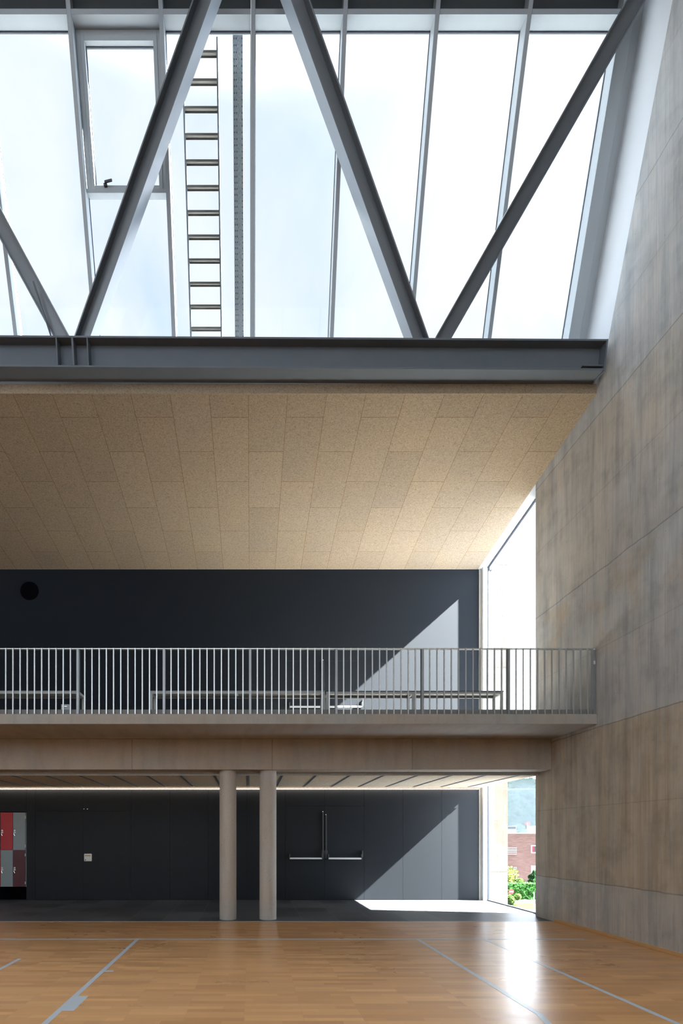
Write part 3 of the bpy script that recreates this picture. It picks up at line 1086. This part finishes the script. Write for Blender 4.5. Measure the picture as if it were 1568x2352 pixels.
S_BOT = -0.62
S_TOP = 4.15
S_HEAD = s_of(33)
DG = 0.205
mull = [0.035 + 1.2 * i for i in range(-10, 5)]
for i, x in enumerate(mull):
    if i == len(mull) - 1:
        MB().obox(gp(x, S_BOT, 0), XV * 0.17, U * (S_TOP - S_BOT), NV * 0.24).build('mullion', M['alu'], w1, bevel=0.004)
        MB().obox(gp(x + 0.17, S_BOT, 0.03), XV * 0.13, U * (S_TOP - S_BOT), NV * 0.24).build('mullion', M['alu'], w1)
    else:
        MB().obox(gp(x - 0.029, S_BOT, 0), XV * 0.058, U * (S_TOP - S_BOT), NV * 0.225).build('mullion', M['alu'], w1, bevel=0.004)
for i in range(len(mull) - 1):
    a, b = mull[i] + 0.030, mull[i + 1] - (0.030 if i < len(mull) - 2 else 0.001)
    # head: box whose white underside shows, dark recess above
    MB().obox(gp(a, S_HEAD, 0.0), XV * (b - a), U * 0.05, NV * 0.23).build('head_rail', M['alu'], w1)
    MB().obox(gp(a, S_HEAD + 0.052, 0.14), XV * (b - a), U * (S_TOP - S_HEAD - 0.06), NV * 0.09).build('spandrel', M['dark_steel'], w1)
    MB().obox(gp(a, S_HEAD + 0.052, 0.08), XV * (b - a) * 0.62, U * 0.03, NV * 0.05).build('flashing', M['dark_steel'], w1)
    MB().obox(gp(a, S_BOT, 0.0), XV * (b - a), U * 0.07, NV * 0.23).build('sill_rail', M['alu'], w1)
    # gaskets round the pane
    gk = MB()
    gk.obox(gp(a, S_HEAD - 0.014, DG - 0.02), XV * (b - a), U * 0.012, NV * 0.02)
    gk.obox(gp(a, S_BOT + 0.07, DG - 0.015), XV * 0.008, U * (S_HEAD - S_BOT - 0.09), NV * 0.015)
    gk.obox(gp(b - 0.008, S_BOT + 0.07, DG - 0.015), XV * 0.008, U * (S_HEAD - S_BOT - 0.09), NV * 0.015)
    gk.build('gasket', M['gasket'], w1)
    vent_bay = abs(mull[i] - (0.035 - 2.4)) < 0.01
    if not vent_bay:
        MB().obox(gp(a, S_BOT + 0.072, DG), XV * (b - a), U * (S_HEAD - S_BOT - 0.075), NV * 0.012).build('pane', M['glass'], w1)
    else:
        s_tr = s_of(443, 0.10)
        MB().obox(gp(a, S_BOT + 0.072, DG), XV * (b - a), U * (s_tr - S_BOT - 0.075), NV * 0.012).build('pane', M['glass'], w1)
        MB().obox(gp(a, s_tr, 0.10), XV * (b - a), U * 0.045, NV * 0.12).build('transom', M['alu'], w1, bevel=0.002)
        # opening vent: fixed frame, sash, pane, handle
        s0, s1 = s_tr + 0.046, S_HEAD - 0.002

        def ring(s0_, s1_, a_, b_, w_, d0, d1):
            mb = MB()
            mb.obox(gp(a_, s0_, d0), XV * w_, U * (s1_ - s0_), NV * (d1 - d0))
            mb.obox(gp(b_ - w_, s0_, d0), XV * w_, U * (s1_ - s0_), NV * (d1 - d0))
            mb.obox(gp(a_ + w_, s0_, d0), XV * (b_ - a_ - 2 * w_), U * w_, NV * (d1 - d0))
            mb.obox(gp(a_ + w_, s1_ - w_, d0), XV * (b_ - a_ - 2 * w_), U * w_, NV * (d1 - d0))
            return mb
        ring(s0, s1, a, b, 0.055, 0.165, 0.23).build('vent_frame', M['alu'], w1, bevel=0.003)
        sash = ring(s0 + 0.020, s1 - 0.058, a + 0.058, b - 0.058, 0.05, 0.155, 0.28).build('vent_sash', M['alu'], w1, bevel=0.003)
        MB().obox(gp(a + 0.1, s0 + 0.06, 0.245), XV * (b - a - 0.2), U * (s1 - s0 - 0.16), NV * 0.012).build('pane', M['glass'], sash)
        ring(s0 + 0.071, s1 - 0.109, a + 0.109, b - 0.109, 0.010, 0.225, 0.245).build('gasket', M['gasket'], sash)
        hb = MB()
        hx_ = a + 0.24
        hb.obox(gp(hx_, s0 + 0.045, 0.12), XV * 0.05, U * 0.03, NV * 0.035)
        hb.obox(gp(hx_ + 0.02, s0 + 0.06, 0.09), XV * 0.11 + U * 0.02, U * 0.022, NV * 0.03)
        hb.build('vent_handle', M['fitting'], sash, bevel=0.006)

# ================================================================== STEEL
LEAN = math.radians(10)
WV = Vector((0, -math.sin(LEAN), math.cos(LEAN)))       # up the web
FV = Vector((0, -math.cos(LEAN), -math.sin(LEAN)))      # across the flange, towards the hall
SH = 0.0064


def sheared(mb):
    for p in mb.v:
        p.y += SH * (p.x - 5.05)
    return mb


beam = empty('steel_beam', (0, 7.3, 8.1), 'dark grey steel I-beam spanning between timber ceiling and roof glazing', 'beam', kind='thing')
P0 = Vector((0, 7.49, 8.131))
bh, bb, tf, tw = 0.385, 0.298, 0.024, 0.014
xb1 = 5.03


def sect(x0, x1, w0, w1, f0, f1):
    return MB().obox(P0 + XV * x0 + WV * w0 + FV * f0, XV * (x1 - x0), WV * (w1 - w0), FV * (f1 - f0))


sheared(sect(XL, xb1, 0, tf, 0, bb)).build('bottom_flange', M['steel'], beam, bevel=0.003)
sheared(sect(XL, xb1, bh - tf, bh, 0, bb)).build('top_flange', M['steel'], beam, bevel=0.003)
sheared(sect(XL, xb1, tf, bh - tf, bb / 2 - tw / 2, bb / 2 + tw / 2)).build('web', M['steel'], beam)
sheared(sect(xb1, xb1 + 0.022, -0.01, bh, 0, bb)).build('end_plate', M['steel'], beam)
yfront = 7.15
for px, th in ((132.5, 0.018), (169, 0.03), (203, 0.018)):
    xc = (px - 575) * yfront / 1160.0
    sheared(sect(xc - th / 2, xc + th / 2, tf, bh - tf, bb / 2 + tw / 2, bb)).build('stiffener', M['steel'], beam, bevel=0.004)
sheared(sect(xb1 - 0.30, xb1, tf + 0.035, tf + 0.052, bb / 2 + tw / 2, bb - 0.01)).build('stiffener', M['steel'], beam, bevel=0.003)
hc = P0 + WV * 0.06 + FV * (bb / 2 + tw / 2) + XV * ((283 - 575) * 7.3 / 1160)
hc.y += SH * (hc.x - 5.05)
MB().cyl(hc - FV * 0.002, hc + FV * 0.004, 0.011, 14).build('bolt_hole', M['gap'], beam)

for xc in (-2.56, 2.60):
    # seat under each pair of diagonals
    MB().obox(Vector((xc - 0.34, 0, 0)) + Vector((0, 7.242, 8.573)) + U * (-0.084), XV * 0.68, U * 0.0635, NV * 0.14).build('seat_plate', M['steel'], beam, bevel=0.003)

# diagonals of the roof truss: H sections lying in a plane parallel to the glazing
T0 = Vector((0, 7.242, 8.573))


def tp(x, s, d=0.0):
    return Vector((x, 0, 0)) + T0 + U * s + NV * d


def diagonal(xb, slope, label, h=0.205, b=0.26, s0=-0.02, s1=3.72):
    e = (XV * slope + U).normalized()
    q = Vector(e).cross(NV).normalized()
    ln = (s1 - s0) / e.dot(U)
    o = tp(xb + slope * s0, s0)
    d = empty('truss_diagonal', tuple(o), label, 'truss member', 'steel diagonals of the roof truss')
    tfl, twb = 0.017, 0.011

    def piece(qa, qb, da, db):
        """plate between two offsets across the member, both ends cut level with the beam flange"""
        mb = MB()
        eu, qu = e.dot(U), q.dot(U)
        quad = []
        for off in (qa, qb):
            t0 = -qu * off / eu
            quad += [(t0, off), (t0 + ln, off)]
        pts_ = [o + e * quad[0][0] + q * qa, o + e * quad[1][0] + q * qa, o + e * quad[3][0] + q * qb, o + e * quad[2][0] + q * qb]
        return mb.poly([p_ + NV * da for p_ in pts_], NV * (db - da))
    piece(-h / 2, -h / 2 + tfl, 0, b).build('flange', M['truss'], d, bevel=0.002)
    piece(h / 2 - tfl, h / 2, 0, b).build('flange', M['truss'], d, bevel=0.002)
    piece(-h / 2 + tfl, h / 2 - tfl, b / 2 - twb / 2, b / 2 + twb / 2).build('web', M['truss'], d)
    return d


diagonal(-2.693, -0.565, 'grey steel truss diagonal cut by the left picture edge, leaning left')
diagonal(-2.425, 0.562, 'grey steel truss diagonal crossing the vent window and ladder, leaning right')
diagonal(2.447, -0.564, 'grey steel truss diagonal leaning left, right of the cable tray')
diagonal(2.759, 0.597, 'grey steel truss diagonal leaning right towards the concrete wall')
tchord = MB().obox(tp(XL, 3.86), XV * (XW - 0.05 - XL), U * 0.25, NV * 0.26)
struct('beam_top_chord', tchord, M['steel'])
o = MB().cyl(tp(-2.56, 0.03, 0.275), tp(-2.56, 0.03, 0.295), 0.13, 28).build('gusset_plate', M['steel'])
tag(o, 'small rounded steel gusset between two diagonals above the triple web stiffeners', 'gusset', kind='thing')
# thin cable drooping from the left diagonal to the beam
cab = []
for t in range(13):
    k = t / 12
    xx = -3.02 + 0.42 * k + 0.10 * math.sin(math.pi * k)
    ss = 0.62 * (1 - k) - 0.05 * k
    cab.append(tp(-3.02 - 0.0 + (-2.83 + 3.02) * k, ss, -0.012))
o = MB().tube(cab, 0.012, 8).build('cable', M['steel'], smooth=True)
tag(o, 'thin grey conduit beside the leftmost steel diagonal', 'cable')

# ================================================================== OUTSIDE, OVER THE ROOF
def lp(x, s, d):
    return gp(x, s, d)


ladder = empty('ladder', tuple(gp(-0.7, S_BOT, 0.45)), 'galvanised steel ladder lying outside against the roof glazing', 'ladder')
DL = 0.45
sb, st_ = S_BOT - 0.2, s_of(84, DL)
MB().obox(gp(-0.958, sb, DL), XV * 0.022, U * (st_ - sb), NV * 0.06).build('side_rail', M['galv_out'], ladder)
MB().obox(gp(-0.472, sb, DL), XV * 0.022, U * (st_ - sb), NV * 0.06).build('side_rail', M['galv_out'], ladder)
rung_ys = (752, 701, 650, 597, 543, 487, 430, 371, 310, 248, 184, 117)
s_first, s_last = s_of(752, DL), s_of(117, DL)
r0 = None
for k in range(-1, 12):
    s_ = s_first + (s_last - s_first) * k / 11
    if r0 is None:
        s_ref = s_
        mb = MB()
        mb.obox(gp(-0.936, s_, DL - 0.005), XV * 0.464, U * 0.006, NV * 0.07)
        mb.obox(gp(-0.936, s_ - 0.020, DL - 0.005), XV * 0.464, U * 0.020, NV * 0.004)
        mb.obox(gp(-0.936, s_ - 0.020, DL + 0.061), XV * 0.464, U * 0.020, NV * 0.004)
        r0 = mb.build('rung', plain('dusty galvanised rung', (0.10, 0.096, 0.088), rough=0.7, spec=0.1, var=0.2, scale=60), ladder)
    else:
        o = r0.copy()
        COL.objects.link(o)
        o.location = U * (s_ - s_ref)
tx0, tx1 = -0.245, -0.105
tray = MB()
tray.obox(gp(tx0, sb, 0.42), XV * (tx1 - tx0), U * (st_ - sb), NV * 0.004)
tray.obox(gp(tx0, sb, 0.42), XV * 0.004, U * (st_ - sb), NV * 0.06)
tray.obox(gp(tx1 - 0.004, sb, 0.42), XV * 0.004, U * (st_ - sb), NV * 0.06)
o = tray.build('cable_tray', galvanised('perforated galvanised channel', tx0, tx1))
tag(o, 'perforated galvanised cable tray outside the roof glazing beside the ladder', 'cable tray')

# ================================================================== OUTSIDE, THROUGH THE SIDE WINDOW
ZG = -7.0
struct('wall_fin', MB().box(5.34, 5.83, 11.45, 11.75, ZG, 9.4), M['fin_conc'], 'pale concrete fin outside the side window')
struct('ground', MB().box(-60, 260, 20, 140, ZG - 0.3, ZG), M['asphalt'])
struct('ground_lawn', MB().box(20, 60, 58.5, 63.0, ZG, ZG + 0.03), M['lawn'], 'strip of lawn outside')


def at(px, py, y):
    return Vector(((px - 575) * y / 1160.0, y, EYE + (1921 - py) * y / 1160.0))


o = MB().box(20, 60, 63.0, 63.25, ZG, ZG + 0.5).build('garden_wall', M['asphalt'])
tag(o, 'low grey garden wall under the clipped hedge', 'wall', kind='thing')


def leaf_cloud(name, mat, centres, n, size, parent, seed, squash=1.0):
    """many small leaf blades scattered over soft clumps"""
    rnd = random.Random(seed)
    mb = MB()
    for _ in range(n):
        c, r = centres[rnd.randrange(len(centres))]
        while True:
            d = Vector((rnd.uniform(-1, 1), rnd.uniform(-1, 1), rnd.uniform(-1, 1)))
            if 0.05 < d.length < 1:
                break
        d = d.normalized() * (0.55 + 0.45 * rnd.random())
        p = Vector(c) + Vector((d.x * r, d.y * r, d.z * r * squash))
        a = Vector((rnd.uniform(-1, 1), rnd.uniform(-1, 1), rnd.uniform(-1, 1))).normalized()
        b = a.orthogonal().normalized()
        s_ = size * rnd.uniform(0.6, 1.3)
        k = len(mb.v)
        mb.v += [p - a * s_, p + b * s_ * 0.5, p + a * s_, p - b * s_ * 0.5]
        mb.f.append([k, k + 1, k + 2, k + 3])
    me = bpy.data.meshes.new(name)
    me.from_pydata([tuple(p) for p in mb.v], [], mb.f)
    me.materials.append(mat)
    ob = bpy.data.objects.new(name, me)
    COL.objects.link(ob)
    if parent is not None:
        ob.parent = parent
        ob.matrix_parent_inverse = Matrix.Translation(-root_offset(parent))
    return ob


def blob(name, mat, centres, parent, seed, amp=0.25, sub=4):
    """a leafy solid inside: displaced spheres joined"""
    bm = bmesh.new()
    for c, r in centres:
        bmesh.ops.create_icosphere(bm, subdivisions=sub, radius=r, matrix=Matrix.Translation(Vector(c)))
    for v in bm.verts:
        k = noise.noise(v.co * 1.7 + Vector((seed, 0, 0))) * amp + noise.noise(v.co * 4.5) * amp * 0.5
        v.co += v.co.normalized() * 0 + Vector((k, k * 0.6, k))
    me = bpy.data.meshes.new(name)
    bm.to_mesh(me)
    bm.free()
    me.materials.append(mat)
    ob = bpy.data.objects.new(name, me)
    COL.objects.link(ob)
    if parent is not None:
        ob.parent = parent
        ob.matrix_parent_inverse = Matrix.Translation(-root_offset(parent))
    return ob


# clipped hedge
hedge = empty('hedge', (35, 64, ZG + 0.5), 'clipped green hedge behind the low garden wall', 'hedge')
bm = bmesh.new()
bmesh.ops.create_grid(bm, x_segments=2, y_segments=2, size=1)
bm.free()
nx, nz = 90, 14
mb = MB()
hx0, hx1, hz0, hz1 = 24.0, 44.0, ZG + 0.45, ZG + 2.45
for (yy, flip) in ((63.85, 0),):
    for j in range(nz + 1):
        for i in range(nx + 1):
            p = Vector((hx0 + (hx1 - hx0) * i / nx, yy, hz0 + (hz1 - hz0) * j / nz))
            k = noise.noise(p * 2.2) * 0.16 + noise.noise(p * 5) * 0.08
            mb.v.append(p + Vector((0, k - 0.1, k * 0.7)))
    for j in range(nz):
        for i in range(nx):
            a = j * (nx + 1) + i
            mb.f.append([a, a + 1, a + nx + 2, a + nx + 1])
k0 = len(mb.v)
for j in range(5):
    for i in range(nx + 1):
        p = Vector((hx0 + (hx1 - hx0) * i / nx, 63.85 + 1.4 * j / 4, hz1))
        k = noise.noise(p * 2.2) * 0.16 + noise.noise(p * 5) * 0.08
        mb.v.append(p + Vector((0, (k - 0.1) if j == 0 else 0, k * 0.7)))
for j in range(4):
    for i in range(nx):
        a = k0 + j * (nx + 1) + i
        mb.f.append([a, a + 1, a + nx + 2, a + nx + 1])
mb.build('hedge_body', M['hedge'], hedge)
leaf_cloud('leaves', M['hedge'], [((hx0 + 0.25 * i, 63.95, hz0 + 0.35 + 0.5 * j), 0.42) for i in range(80) for j in range(4)], 14000, 0.075, hedge, 3)

# building across the street
YBL = 80.0
bx0, bx1 = 30.0, 58.0
zt_b = EYE + 6.0 * YBL / 1160
bld = empty('building', (38.0, YBL, ZG), 'red brick house across the street behind the hedge', 'building')
MB().box(bx0, bx1, YBL, YBL + 10, ZG, zt_b).build('wall', M['brick'], bld)
MB().box(bx0 - 0.2, bx1 + 0.2, YBL - 0.2, YBL + 10.2, zt_b, zt_b + 0.18).build('parapet', M['pvc'], bld)
for (pa, pb) in ((1128, 1173), (1212, 1255)):
    a, b_ = at(pa, 1915, YBL + 2), at(pb, 1901, YBL + 2)
    rb = MB().box(a.x, b_.x, YBL + 2, YBL + 6, zt_b + 0.18, b_.z + 0.25).build('roof_dormer', M['pvc'], bld)
    MB().box(a.x + 0.05, b_.x - 0.05, YBL + 1.96, YBL + 1.999, b_.z - 0.28, b_.z + 0.18).build('dormer_window', M['dark_pane'], rb)


def bwin(pa, pb, ya, yb, curtain):
    a, b_ = at(pa, yb, YBL), at(pb, ya, YBL)
    w = MB()
    t = 0.16
    w.box(a.x, b_.x, YBL - 0.06, YBL - 0.001, a.z, a.z + t)
    w.box(a.x, b_.x, YBL - 0.06, YBL - 0.001, b_.z - t, b_.z)
    w.box(a.x, a.x + t, YBL - 0.06, YBL - 0.001, a.z + t, b_.z - t)
    w.box(b_.x - t, b_.x, YBL - 0.06, YBL - 0.001, a.z + t, b_.z - t)
    fr = w.build('window', M['pvc'], bld)
    MB().box(a.x + t, b_.x - t, YBL - 0.03, YBL - 0.002, a.z + t, b_.z - t).build('pane', M['dark_pane'] if curtain else M['tile_roof'], fr)
    if curtain:
        MB().box(a.x + t, a.x + t + 0.28, YBL - 0.05, YBL - 0.031, a.z + t, b_.z - t).build('curtain', M['red_curtain'], fr)


bwin(1210.5, 1232, 1941, 1959, True)
bwin(1210.5, 1232, 1987, 2005, False)
bwin(1258, 1280, 1941, 1959, False)
for (ya, yb) in ((1945, 1963), (1990, 2008)):
    v = MB()
    for k in range(5):
        p = at(1181, ya + (yb - ya) * (k + 0.5) / 5, YBL)
        v.box(p.x - 2.2, p.x, YBL - 0.12, YBL - 0.001, p.z - 0.045, p.z + 0.045)
    v.build('louvre', M['pvc'], bld)
a, b_ = at(1203, 2033, YBL - 3), at(1222, 2024, YBL)
MB().poly([(a.x, YBL - 3, a.z), (a.x, YBL, b_.z), (a.x, YBL, a.z)], (2.0, 0, 0)).build('porch_roof', M['tile_roof'], bld)

# the house stands a little askew to the hall
for _o in [bld]:
    _o.location = (38.0, YBL, ZG)
    _o.rotation_euler.z = math.radians(-13)
YA = YBL - 1.0
ant = empty('antenna', tuple(at(1210, 1915, YA)), 'thin aerial mast with a comb of rods on the brick house', 'antenna')
p = at(1210, 1913, YA)
MB().cyl((p.x, YA, zt_b + 0.2), (p.x, YA, p.z + 1.55), 0.05, 8).build('mast', M['galv'], ant)
mb = MB().cyl((p.x - 0.35, YA, p.z + 1.35), (p.x + 0.45, YA, p.z + 1.45), 0.03, 6)
for k in range(6):
    xx = p.x - 0.32 + 0.15 * k
    mb.cyl((xx, YA, p.z + 1.15 + 0.02 * k), (xx, YA, p.z + 1.65 + 0.02 * k), 0.022, 6)
mb.build('rods', M['sign_red'], ant)
dish = empty('satellite_dish', (at(1214, 1913, YA).x, YA, zt_b + 0.18), 'white satellite dish on the roof of the brick house', 'satellite dish')
p = at(1214.5, 1904, YA)
mb = MB()
ring_n = 20
mb.v.append(Vector((p.x, YA + 0.12, p.z)))
for rr, dy in ((0.16, 0.09), (0.32, 0.0)):
    for i in range(ring_n):
        t = 2 * math.pi * i / ring_n
        mb.v.append(Vector((p.x + rr * 0.8 * math.cos(t), YA + dy, p.z + rr * 1.1 * math.sin(t))))
for i in range(ring_n):
    j = (i + 1) % ring_n
    mb.f.append([0, 1 + i, 1 + j])
    mb.f.append([1 + i, 1 + ring_n + i, 1 + ring_n + j, 1 + j])
mb.build('reflector', M['pvc'], dish, smooth=True)
MB().cyl((p.x, YA + 0.14, zt_b + 0.2), (p.x, YA + 0.14, p.z), 0.04, 8).build('mount', M['galv'], dish)

# plants between
def plant(name, cat, label, px, py0, py1, y, width, mat, seed, n, leaf, squash=1.0, stem=True):
    p0, p1 = at(px, py0, y), at(px, py1, y)
    h = p1.z - ZG
    t = empty(name, (p0.x, y, ZG), label, cat)
    zc = (p0.z + p1.z) / 2
    rv = (p1.z - p0.z) / 2
    rnd = random.Random(seed)
    cs = []
    for k in range(9):
        cs.append(((p0.x + rnd.uniform(-0.55, 0.55) * width, y + rnd.uniform(-0.5, 0.5) * width,
                    zc + rnd.uniform(-0.75, 0.75) * rv), width * rnd.uniform(0.32, 0.5)))
    leaf_cloud('foliage', mat, cs, n, leaf, t, seed, squash)
    MB().cyl((p0.x, y, ZG), (p0.x, y, zc), 0.07, 8).build('trunk', M['bark'], t)
    for c, r in cs[:5]:
        pass
    return t


plant('tree', 'tree', 'yellow green young tree in front of the brick house', 1172, 2032, 1992, 72, 1.6, M['bush_lime'], 11, 2600, 0.11)
plant('shrub', 'shrub', 'dark green shrub between hedge and brick house at the wall edge', 1229, 2035, 1994, 70, 0.95, M['tree_dark'], 12, 5000, 0.10, 1.2)
plant('shrub', 'shrub', 'mid green shrub rising just above the clipped hedge', 1192, 2034, 2020, 67, 0.9, M['bush'], 13, 3000, 0.10)
plant('bush', 'shrub', 'light green bush in front of the no entry sign', 1176, 2095, 2054, 48, 0.85, M['bush'], 14, 4200, 0.085)

sg = empty('road_sign', (at(1173.5, 2048, 55).x, 55, ZG), 'round red no entry road sign outside the side window', 'sign')
p = at(1173.5, 2048, 55)
MB().cyl((p.x, 54.98, p.z), (p.x, 55.0, p.z), 0.30, 36).build('disc', M['sign_red'], sg)
MB().box(p.x - 0.20, p.x + 0.20, 54.965, 54.979, p.z - 0.05, p.z + 0.05).build('bar', M['sign_white'], sg)
MB().cyl((p.x - 0.06, 55.04, ZG), (p.x - 0.06, 55.04, p.z + 0.2), 0.035, 10).build('post', M['galv'], sg)
p = at(1226, 2060, 58)
o = MB().cyl((p.x, 58, ZG), (p.x, 58, ZG + 2.0), 0.05, 10).build('bollard', M['sign_white'])
tag(o, 'thin white post standing in front of the garden wall', 'post')

# wooded hill
mb = MB()
nx, ny = 300, 200
for j in range(ny + 1):
    for i in range(nx + 1):
        x = 60 + 260 * i / nx
        y = 150 + 220 * j / ny
        t = max(0.0, min(1.0, (y - 160) / 165))
        hgt = ZG + 46 * (t * t * (3 - 2 * t)) - 0.0006 * (x - 150) ** 2
        p = Vector((x * 0.30, y * 0.30, 1.0))
        k = abs(noise.noise(p)) * 2.2 + abs(noise.noise(p * 2.3)) * 1.6
        mb.v.append(Vector((x, y, hgt - 2.0 + k * min(1, t * 5 + 0.2))))
for j in range(ny):
    for i in range(nx):
        a = j * (nx + 1) + i
        mb.f.append([a, a + 1, a + nx + 2, a + nx + 1])
o = mb.build('hills', M['forest'])
for _p in o.data.polygons:
    _p.use_smooth = True
tag(o, 'hazy wooded hill behind the brick house', None, None, 'structure')

# summer haze over the valley between the house and the hill
hz = MB().box(50, 330, 96, 149, ZG, 15.5).build('haze', M['pvc'])
tag(hz, 'pale blue haze in front of the wooded hill', None, None, 'stuff')
hm = bpy.data.materials.new('haze')
hm.use_nodes = True
hm.node_tree.nodes.clear()
ho = hm.node_tree.nodes.new('ShaderNodeOutputMaterial')
hv = hm.node_tree.nodes.new('ShaderNodeVolumeScatter')
hv.inputs['Density'].default_value = 0.0008
hv.inputs['Color'].default_value = (0.62, 0.76, 1.0, 1)
hv.inputs['Anisotropy'].default_value = 0.2
hm.node_tree.links.new(hv.outputs[0], ho.inputs['Volume'])
hz.data.materials[0] = hm
